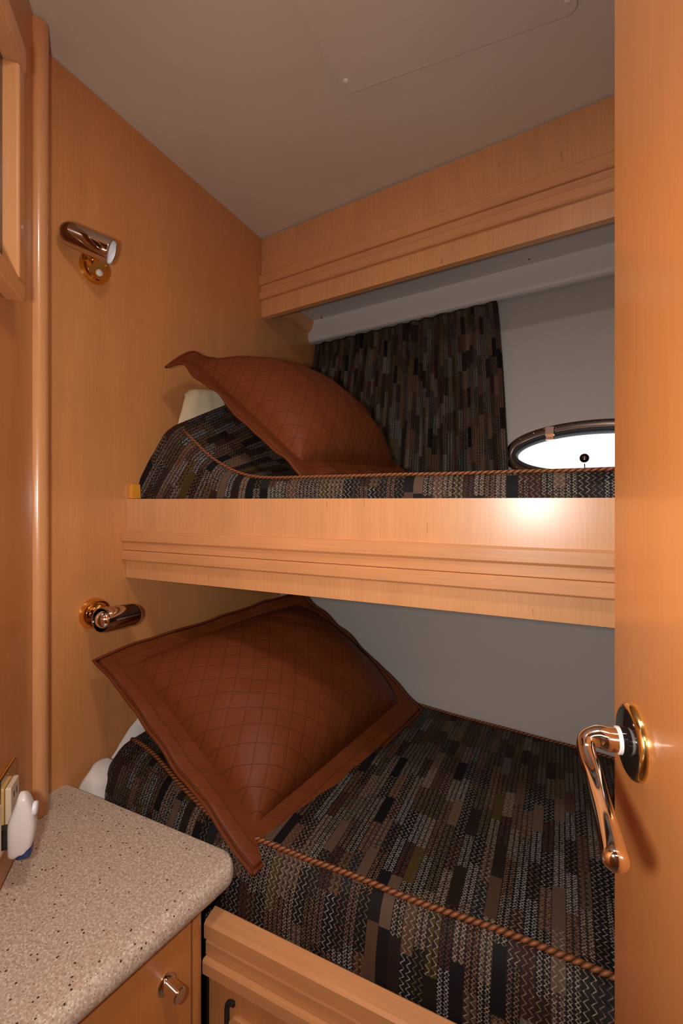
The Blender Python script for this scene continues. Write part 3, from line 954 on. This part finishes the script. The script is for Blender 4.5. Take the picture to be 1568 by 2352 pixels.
# ---------------------------------------------------------------- pillows
def pillow(corners, label, front, back, seed, bow=(0, 0, 0, 0), sag=0.0, curl=(0, 0, 0)):
    c1, c2, c3, c4 = [Vector(c) for c in corners]       # top-front, bottom-front, bottom-back, top-back
    nrm = (c3 - c1).cross(c4 - c2).normalized()
    if nrm.x < 0: nrm = -nrm
    ctr = (c1 + c2 + c3 + c4) / 4
    root = thing('pillow', ((c2 + c3) / 2), label, 'pillow')
    NU, NV = 84, 70
    FL = 0.052
    fu, fv = FL / PU, FL / PV
    def base(u, v):     # u along the long side (front -> back), v from bottom to top
        p = c2 * (1 - u) * (1 - v) + c3 * u * (1 - v) + c1 * (1 - u) * v + c4 * u * v
        # bow edges: front, back, bottom, top  (metres, outward positive)
        eu = (c3 - c2 + c4 - c1).normalized()
        ev = (c1 - c2 + c4 - c3).normalized()
        p = p + eu * (-bow[0] * (1 - u) ** 2 + bow[1] * u ** 2) * (4 * v * (1 - v))
        p = p + ev * (-bow[2] * (1 - v) ** 2 + bow[3] * v ** 2) * (4 * u * (1 - u))
        k = max(0.0, 1 - u / 0.15) * max(0.0, (v - 0.82) / 0.18)
        return p + Vector(curl) * k ** 1.3
    def infl(u, v):
        a = (u - fu) / (1 - 2 * fu) * 2 - 1
        c = (v - fv) / (1 - 2 * fv) * 2 - 1
        if abs(a) >= 1 or abs(c) >= 1: return 0.0
        return ((1 - abs(a) ** 2.5) ** 0.55) * ((1 - abs(c) ** 2.5) ** 0.55)
    def wav(u, v):
        e = min(u / fu, (1 - u) / fu, v / fv, (1 - v) / fv)
        k = max(0.0, 1 - e)
        return 0.010 * k * noise.noise(Vector((u * 6 + seed, v * 6, seed))) + 0.0035 * noise.noise(Vector((u * 11, v * 11, seed + 4)))
    us = sorted(set([fu * k / 5 for k in range(6)] + [1 - fu * k / 5 for k in range(6)] + [fu + (1 - 2 * fu) * k / NU for k in range(NU + 1)]))
    vs_ = sorted(set([fv * k / 5 for k in range(6)] + [1 - fv * k / 5 for k in range(6)] + [fv + (1 - 2 * fv) * k / NV for k in range(NV + 1)]))
    def dedupe(l):
        o = [l[0]]
        for q in l[1:]:
            if q - o[-1] > 1e-6: o.append(q)
        return o
    us, vs_ = dedupe(us), dedupe(vs_)
    def face(side):
        g = []
        for u in us:
            r = []
            for v in vs_:
                i = infl(u, v)
                t = (front if side > 0 else back) * i * (1 - sag * (v - 0.45))
                edge = min(u, 1 - u, v, 1 - v)
                th = 0.004 * min(1, edge * 60)
                r.append(base(u, v) + nrm * (side * (t + th) + wav(u, v)))
            g.append(r)
        return g
    F, Bk = face(1), face(-1)
    def isfl(i, j):
        u, v = (us[i] + us[i + 1]) / 2, (vs_[j] + vs_[j + 1]) / 2
        return u < fu or u > 1 - fu or v < fv or v > 1 - fv
    for which, nm, mt in ((False, 'quilted_cover', M['quilt']), (True, 'flange', M['quilt_flange'])):
        bm = NB()
        lay = bm.loops.layers.uv.verify()
        for G in (F, Bk):
            cache = {}
            for i in range(len(us) - 1):
                for j in range(len(vs_) - 1):
                    if isfl(i, j) != which: continue
                    ids = ((i, j), (i + 1, j), (i + 1, j + 1), (i, j + 1))
                    q = []
                    for k in ids:
                        if k not in cache: cache[k] = bm.verts.new(G[k[0]][k[1]])
                        q.append(cache[k])
                    f = bm.faces.new(q)
                    for l, k in zip(f.loops, ids): l[lay].uv = (us[k[0]] * PU, vs_[k[1]] * PV)
        if which: bmesh.ops.remove_doubles(bm, verts=bm.verts, dist=1e-5)
        link(nm, bm, mt, root, smooth=True)
    # binding along the outer edge
    lp = [F[i][0] for i in range(len(us))] + [F[-1][j] for j in range(1, len(vs_))] + [F[i][-1] for i in range(len(us) - 2, -1, -1)] + [F[0][j] for j in range(len(vs_) - 2, -1, -1)]
    b = NB(); tube(b, [(p + q) / 2 for p, q in zip(lp, lp)], 0.0033, 8, uv=True)
    link('binding', b, M['quilt'], root, smooth=True)
    return root
pillow([(-0.880, 0.640, -0.326), (-0.440, 0.590, -0.590), (-0.335, 1.186, -0.555), (-0.745, 1.235, -0.285)],
       'dark rust quilted pillow leaning on the wall above the lower mattress', 0.115, 0.03, 1.0, bow=(0, 0.01, 0, 0), sag=0.35, curl=(0.0, -0.004, -0.008))
pillow([(-0.848, 0.800, 0.368), (-0.475, 0.800, 0.050), (-0.400, 1.330, 0.062), (-0.770, 1.370, 0.385)],
       'bright rust quilted pillow leaning in the upper berth by the curtain', 0.115, 0.03, 2.0, bow=(0.0, 0, 0, 0.01), curl=(0.004, -0.004, -0.052))

# ---------------------------------------------------------------- curtain
b = NB()
lay = b.loops.layers.uv.verify()
nx_, nz_ = 150, 46
rows = []
for i in range(nx_ + 1):
    f = i / nx_
    r = []
    for j in range(nz_ + 1):
        g = j / nz_                 # 0 top .. 1 bottom
        xt, xb = -0.905 + f * (0.905 - 0.188), -0.895 + f * (0.895 - 0.131)
        x = xt + (xb - xt) * g ** 0.8
        z = 0.6365 + (0.045 - 0.6365) * g
        amp = (0.007 + 0.010 * g) * (0.7 + 0.5 * noise.noise(Vector((f * 9, 0.3, 0))))
        ph = f * 2 * math.pi * 13 + 1.2 * noise.noise(Vector((f * 5, g * 1.2, 2.0))) * 2
        y = hull_y(x, z) - 0.030 + amp * math.sin(ph) + 0.004 * noise.noise(Vector((f * 20, g * 4, 7)))
        y = max(y, led_y(x) + 0.005 + 0.0) if z > 0.60 else y
        if z > 0.637: y = min(y, led_y(x) + 0.028)
        r.append(b.verts.new((x, y, z)))
    rows.append(r)
for i in range(nx_):
    for j in range(nz_):
        fc = b.faces.new((rows[i][j], rows[i][j + 1], rows[i + 1][j + 1], rows[i + 1][j]))
        for l, (a, c) in zip(fc.loops, ((i, j), (i, j + 1), (i + 1, j + 1), (i + 1, j))):
            l[lay].uv = (3.0 + a / nx_ * 1.05, c / nz_ * 0.66)
cur = tag(link('curtain', b, M['fabric'], origin=(-0.5, 1.45, 0.04), smooth=True), 'dark zigzag fabric curtain hanging beside the porthole', 'curtain')
so = cur.modifiers.new('thickness', 'SOLIDIFY'); so.thickness = 0.0015; so.offset = 0

# ---------------------------------------------------------------- reading lamps
def reading_lamp(base, head, axis, label, on_wall=Vector((1, 0, 0))):
    """base: point on wall; head: middle of the barrel; axis: where the open end looks"""
    ax = Vector(axis).normalized()
    hd = Vector(head)
    root = thing('reading_lamp', base, label, 'lamp', 'brass and nickel reading lamps')
    b = NB(); lathe(b, Vector(base) + on_wall * 0.0005, on_wall, [(0.0335, 0), (0.0335, 0.003), (0.0300, 0.0155), (0.0285, 0.0172), (0, 0.0178)], 56)
    bp = link('base', b, M['brass'], root, smooth=True, angle=30)
    for dy, dz in ((0.019, 0.010), (-0.019, 0.004)):
        b = NB(); lathe(b, Vector(base) + on_wall * 0.0178 + Vector((0, dy, dz)), on_wall, [(0.0036, 0), (0.0036, 0.0008), (0.002, 0.0018), (0, 0.0018)], 16)
        link('base_screw', b, M['brass'], bp, smooth=True)
    b = NB(); lathe(b, Vector(base) + on_wall * 0.0178 + Vector((0, 0.001, -0.013)), on_wall, [(0.0070, 0), (0.0070, 0.003), (0.006, 0.0042), (0, 0.0046)], 28)
    link('switch', b, M['white_enamel'], root, smooth=True)
    # jointed arm
    p0 = Vector(base) + on_wall * 0.017 + Vector((0, -0.010, 0.012))
    b = NB()
    tube(b, [p0, p0 + on_wall * 0.010, p0 + on_wall * 0.014 + (hd - p0) * 0.15, hd - (hd - p0).normalized() * 0.018], [0.0055, 0.0055, 0.005, 0.005], 16)
    lathe(b, p0 + on_wall * 0.012, (0, 0.6, 0.8), [(0, -0.009), (0.006, -0.009), (0.0065, 0), (0.006, 0.009), (0, 0.009)], 20)
    link('arm', b, M['gold_plate'], root, smooth=True, angle=40)
    # barrel
    R_, L_ = 0.0250, 0.102
    prof = []
    for k in range(11):
        t = k / 10 * math.pi / 2
        prof.append((R_ * math.sin(t), -L_ / 2 + R_ - R_ * math.cos(t)))
    prof += [(R_, 0), (R_, L_ / 2 - 0.001), (R_ - 0.0006, L_ / 2), (R_ - 0.0018, L_ / 2), (R_ - 0.002, L_ / 2 - 0.002)]
    b = NB(); lathe(b, hd, ax, prof, 64)
    sh = link('lamp_shade', b, M['chrome'], root, smooth=True, angle=50)
    b = NB(); lathe(b, hd, ax, [(R_ - 0.0021, L_ / 2 - 0.0015), (R_ - 0.003, L_ / 2 - 0.03), (R_ - 0.010, L_ / 2 - 0.045), (0, L_ / 2 - 0.048)], 48)
    return root, sh, b, hd, ax, R_, L_
r, sh, b, *_ = reading_lamp((XW, 0.664, 0.506), (-0.870, 0.612, 0.527), (0.74, 0.57, -0.345), 'upper reading lamp on the headboard wall, barrel angled with white inside showing')
link('reflector', b, M['white_enamel'], sh, smooth=True)
r, sh, b, hd, ax, R_, L_ = reading_lamp((XW, 0.664, -0.245), (-0.860, 0.684, -0.2505), (0.10, -0.99, 0.09), 'lower reading lamp on the headboard wall, barrel end facing the room')
link('reflector', b, M['bright_chrome'], sh, smooth=True)
b = NB(); lathe(b, hd + ax * (L_ / 2 - 0.008), ax, [(0.0195, -0.010), (0.0200, -0.002), (0.0180, 0.006), (0.0125, 0.0115), (0.006, 0.0140), (0, 0.0146)], 36)
link('bulb', b, M['bright_chrome'], sh, smooth=True)
b = NB(); lathe(b, hd + ax * (L_ / 2 + 0.001) + Vector((0.006, 0, 0.012)), ax, [(0.004, -0.004), (0.0045, 0), (0.003, 0.003), (0, 0.004)], 16)
link('bulb_tip', b, M['bright_chrome'], sh, smooth=True)

# ---------------------------------------------------------------- counter and cabinet
ZT = -0.583
def fillet(poly, radii, n=8):
    out = []
    m = len(poly)
    for i in range(m):
        p = Vector(poly[i]); a = Vector(poly[i - 1]); c = Vector(poly[(i + 1) % m]); r = radii[i]
        if r == 0: out.append(p); continue
        d1, d2 = (a - p).normalized(), (c - p).normalized()
        th = math.acos(max(-1, min(1, d1.dot(d2))))
        t = r / math.tan(th / 2)
        q1, q2 = p + d1 * t, p + d2 * t
        ce = p + (d1 + d2).normalized() * (r / math.sin(th / 2))
        a1, a2 = math.atan2(*(q1 - ce).yx), math.atan2(*(q2 - ce).yx)
        da = (a2 - a1 + math.pi) % (2 * math.pi) - math.pi
        for k in range(n + 1):
            w = a1 + da * k / n
            out.append(ce + Vector((math.cos(w), math.sin(w))) * r)
    return out
def inset_poly(poly, d):
    out = []
    m = len(poly)
    def off(i):
        p, q = Vector(poly[i]), Vector(poly[(i + 1) % m])
        t = (q - p).normalized()
        return p + Vector((-t.y, t.x)) * d[i], t
    for i in range(m):
        (p, t), (q, u) = off(i - 1), off(i)
        k = (q - p).cross(u) / t.cross(u)
        out.append(p + t * k)
    return out
CPOLY = [(XW + 0.0005, 0.5590), (-0.5355, 0.1745), (-0.470, 0.609), (XW + 0.0005, 0.609)]
CT, BR = 0.040, 0.0190
b = NB()
rows = []
prof = [(0.03, 0.0)] + [(BR * (1 - math.sin(a)), -BR + BR * math.cos(a)) for a in [math.pi / 2 * k / 8 for k in range(9)]]
prof += [(BR * (1 - math.sin(a)), -CT + BR - BR * math.cos(a)) for a in [math.pi / 2 * k / 8 for k in range(8, -1, -1)]] + [(0.03, -CT)]
for d, dz in prof:
    dd = min(d, BR)
    pl = fillet(inset_poly(CPOLY, [0, d, d * 0.35, 0]), [0, 0.0, max(0.010, 0.032 - d), 0.0])
    rows.append([b.verts.new((p.x, p.y, ZT + dz)) for p in pl])
for i in range(len(rows) - 1):
    for k in range(len(rows[0])):
        b.faces.new((rows[i][k], rows[i][(k + 1) % len(rows[0])], rows[i + 1][(k + 1) % len(rows[0])], rows[i + 1][k]))
b.faces.new(rows[0]); b.faces.new(list(reversed(rows[-1])))
tag(link('countertop', b, M['counter'], origin=(-0.6, 0.4, ZT), smooth=True, angle=50), 'beige speckled solid-surface counter top in the lower left corner', 'countertop')

CR = Matrix.Translation((-0.502, 0.545, 0)) @ Matrix.Rotation(math.radians(-8.5), 4, 'Z') @ Matrix.Translation((0.508, -0.545, 0))
cab = thing('cabinet', (-0.55, 0.4, ZF), 'maple cabinet under the speckled counter', 'cabinet')
b = NB()
prism(b, [(XW + 0.02, 0.490), (-0.590, 0.256), (-0.524, 0.262), (-0.524, 0.540), (XW + 0.02, 0.530)], ZF + 0.001, ZT - 0.0405)
bmesh.ops.transform(b, matrix=CR, verts=b.verts)
link('carcass', b, M['veneer'], cab)
b = NB(); box(b, -0.5235, -0.506, 0.256, 0.524, ZF + 0.06, ZT - 0.044, 0.002)
bmesh.ops.transform(b, matrix=CR, verts=b.verts)
cd = link('door', b, M['door'], cab)
b = NB()
pts = [(-0.524, 0.5265), (-0.506, 0.5265)] + [(-0.5155 + 0.0115 * math.cos(a), 0.5345 + 0.0115 * math.sin(a)) for a in [math.radians(-20 + 15 * k) for k in range(9)]] + [(-0.524, 0.546)]
prism(b, pts, ZF + 0.001, ZT - 0.0405)
bmesh.ops.transform(b, matrix=CR, verts=b.verts)
link('corner_post', b, M['door'], cab, smooth=True, angle=40)
kc = Vector((-0.506, 0.481, -0.690))
b = NB(); lathe(b, kc, (1, 0, 0), [(0.0150, 0), (0.0150, 0.0016), (0.0138, 0.0024), (0.0098, 0.0024), (0.0098, 0.0030), (0.0098, 0.0300), (0.0085, 0.0315), (0, 0.0315)], 40)
bmesh.ops.transform(b, matrix=CR, verts=b.verts)
link('knob', b, M['bright_chrome'], cd, smooth=True, angle=35)

# ---------------------------------------------------------------- slanted wall: screen, outlets, air freshener
Rz = Matrix(((TA.x, NA.x, 0, 0), (TA.y, NA.y, 0, 0), (0, 0, 1, 0), (0, 0, 0, 1)))
def abox(bm, t0, t1, n0, n1, z0, z1, bev=0.0, seg=2):
    Mx = Matrix.Translation(OA) @ Rz
    return box(bm, t0, t1, n0, n1, z0, z1, bev, seg, Mx)
scr = thing('wall_screen', A(0.45, 0, 0.34), 'dark screen in a maple frame high on the slanted left wall', 'screen')
b = NB(); abox(b, 0.212, 0.238, 0.0005, 0.027, 0.334, 0.658, 0.004, 3); link('frame_stile', b, M['solid_z'], scr)
b = NB(); abox(b, 0.212, 0.80, 0.0005, 0.028, 0.308, 0.3335, 0.004, 3); link('frame_rail', b, M['solid'], scr)
b = NB(); abox(b, 0.212, 0.80, 0.0005, 0.030, 0.6585, 0.700, 0.006, 3); link('frame_rail', b, M['solid'], scr)
b = NB(); abox(b, 0.2385, 0.80, 0.0005, 0.006, 0.334, 0.658, 0.002); link('screen', b, M['black_glass'], scr)

def outlet(t, zc, label, black_face):
    root = thing('outlet', A(t, 0, zc), label, 'outlet', 'brass wall plates over the counter')
    b = NB(); abox(b, t - 0.036, t + 0.036, 0.0004, 0.0062, zc - 0.058, zc + 0.058, 0.003, 3)
    p = link('plate', b, M['gold_plate'], root)
    b = NB(); abox(b, t - 0.0185, t + 0.0185, 0.0063, 0.0145, zc - 0.036, zc + 0.036, 0.002, 2)
    f = link('socket_face', b, M['ivory'], root)
    for dz in (-0.020, 0.020):
        for dt in (-0.006, 0.006):
            b = NB(); abox(b, t + dt - 0.0011, t + dt + 0.0011, 0.0144, 0.0150, zc + dz - 0.0045, zc + dz + 0.0045)
            link('slot', b, M['black_rubber'], f)
    for dz in (-0.048, 0.048):
        b = NB(); lathe(b, A(t, 0.0062, zc + dz), NA, [(0.003, 0), (0.003, 0.0006), (0, 0.0012)], 14)
        link('plate_screw', b, M['brass'], p, smooth=True)
    return root
outlet(0.213, -0.468, 'ivory outlet on a brass plate next to the white plug-in freshener', False)
outlet(0.288, -0.468, 'brass wall plate nearest the left photo edge over the counter', False)

fr = thing('air_freshener', A(0.243, 0.02, -0.531), 'white plug-in air freshener with blue base standing out from the outlet', 'air freshener')
def fpts(n_, zz):
    pass
b = NB()
# body: rounded capsule profile lofted along the wall's outward direction
secs = []
tc_, zb, zt_ = 0.243, -0.531, -0.434
def bodyrow(q):
    """q 0..1 bottom to top -> half width in t, depth range n0..n1"""
    z = zb + (zt_ - zb) * q
    w = 0.0150 * (math.sin(math.pi * min(1, max(0, 0.10 + 0.82 * q))) ** 0.45)
    n1 = 0.0240 + 0.026 * math.sin(math.pi * (0.16 + 0.70 * q)) ** 0.8
    return z, w, 0.0145 + 0.013 * sm(0.5, 1.0, q), n1
rows = []
NQ, NS = 26, 28
for i in range(NQ + 1):
    q = i / NQ
    z, w, n0, n1 = bodyrow(q)
    e = min(1.0, (min(q, 1 - q) / 0.10)) 
    e = math.sqrt(max(0.0, 1 - (1 - e) ** 2)) if e < 1 else 1.0
    e = max(e, 0.12)
    cn, hn = (n0 + n1) / 2, (n1 - n0) / 2 * (0.5 + 0.5 * e)
    r = []
    for k in range(NS):
        a = 2 * math.pi * k / NS
        ca, sa = math.cos(a), math.sin(a)
        ca = math.copysign(abs(ca) ** 0.6, ca); sa = math.copysign(abs(sa) ** 0.6, sa)
        r.append(b.verts.new(A(tc_ + w * e * ca, cn + hn * sa, z)))
    rows.append(r)
for i in range(NQ):
    for k in range(NS):
        b.faces.new((rows[i][k], rows[i][(k + 1) % NS], rows[i + 1][(k + 1) % NS], rows[i + 1][k]))
b.faces.new(rows[0]); b.faces.new(list(reversed(rows[-1])))
link('housing', b, M['white_plastic'], fr, smooth=True)
b = NB(); lathe(b, A(tc_, 0.0465, -0.462), NA, [(0.0095, 0), (0.0095, 0.0035), (0.008, 0.0052), (0, 0.0056)], 28)
link('button', b, M['white_enamel'], fr, smooth=True)
b = NB()
abox(b, tc_ - 0.011, tc_ + 0.011, 0.024, 0.0450, zb - 0.0005, zb + 0.020, 0.006, 4)
link('refill', b, M['blue_plastic'], fr, smooth=True)
b = NB(); abox(b, tc_ - 0.009, tc_ + 0.004, 0.0005, 0.0170, -0.514, -0.484)
link('plug', b, M['black_rubber'], fr)

for o in bpy.data.objects:
    if '_o' in o: del o['_o']
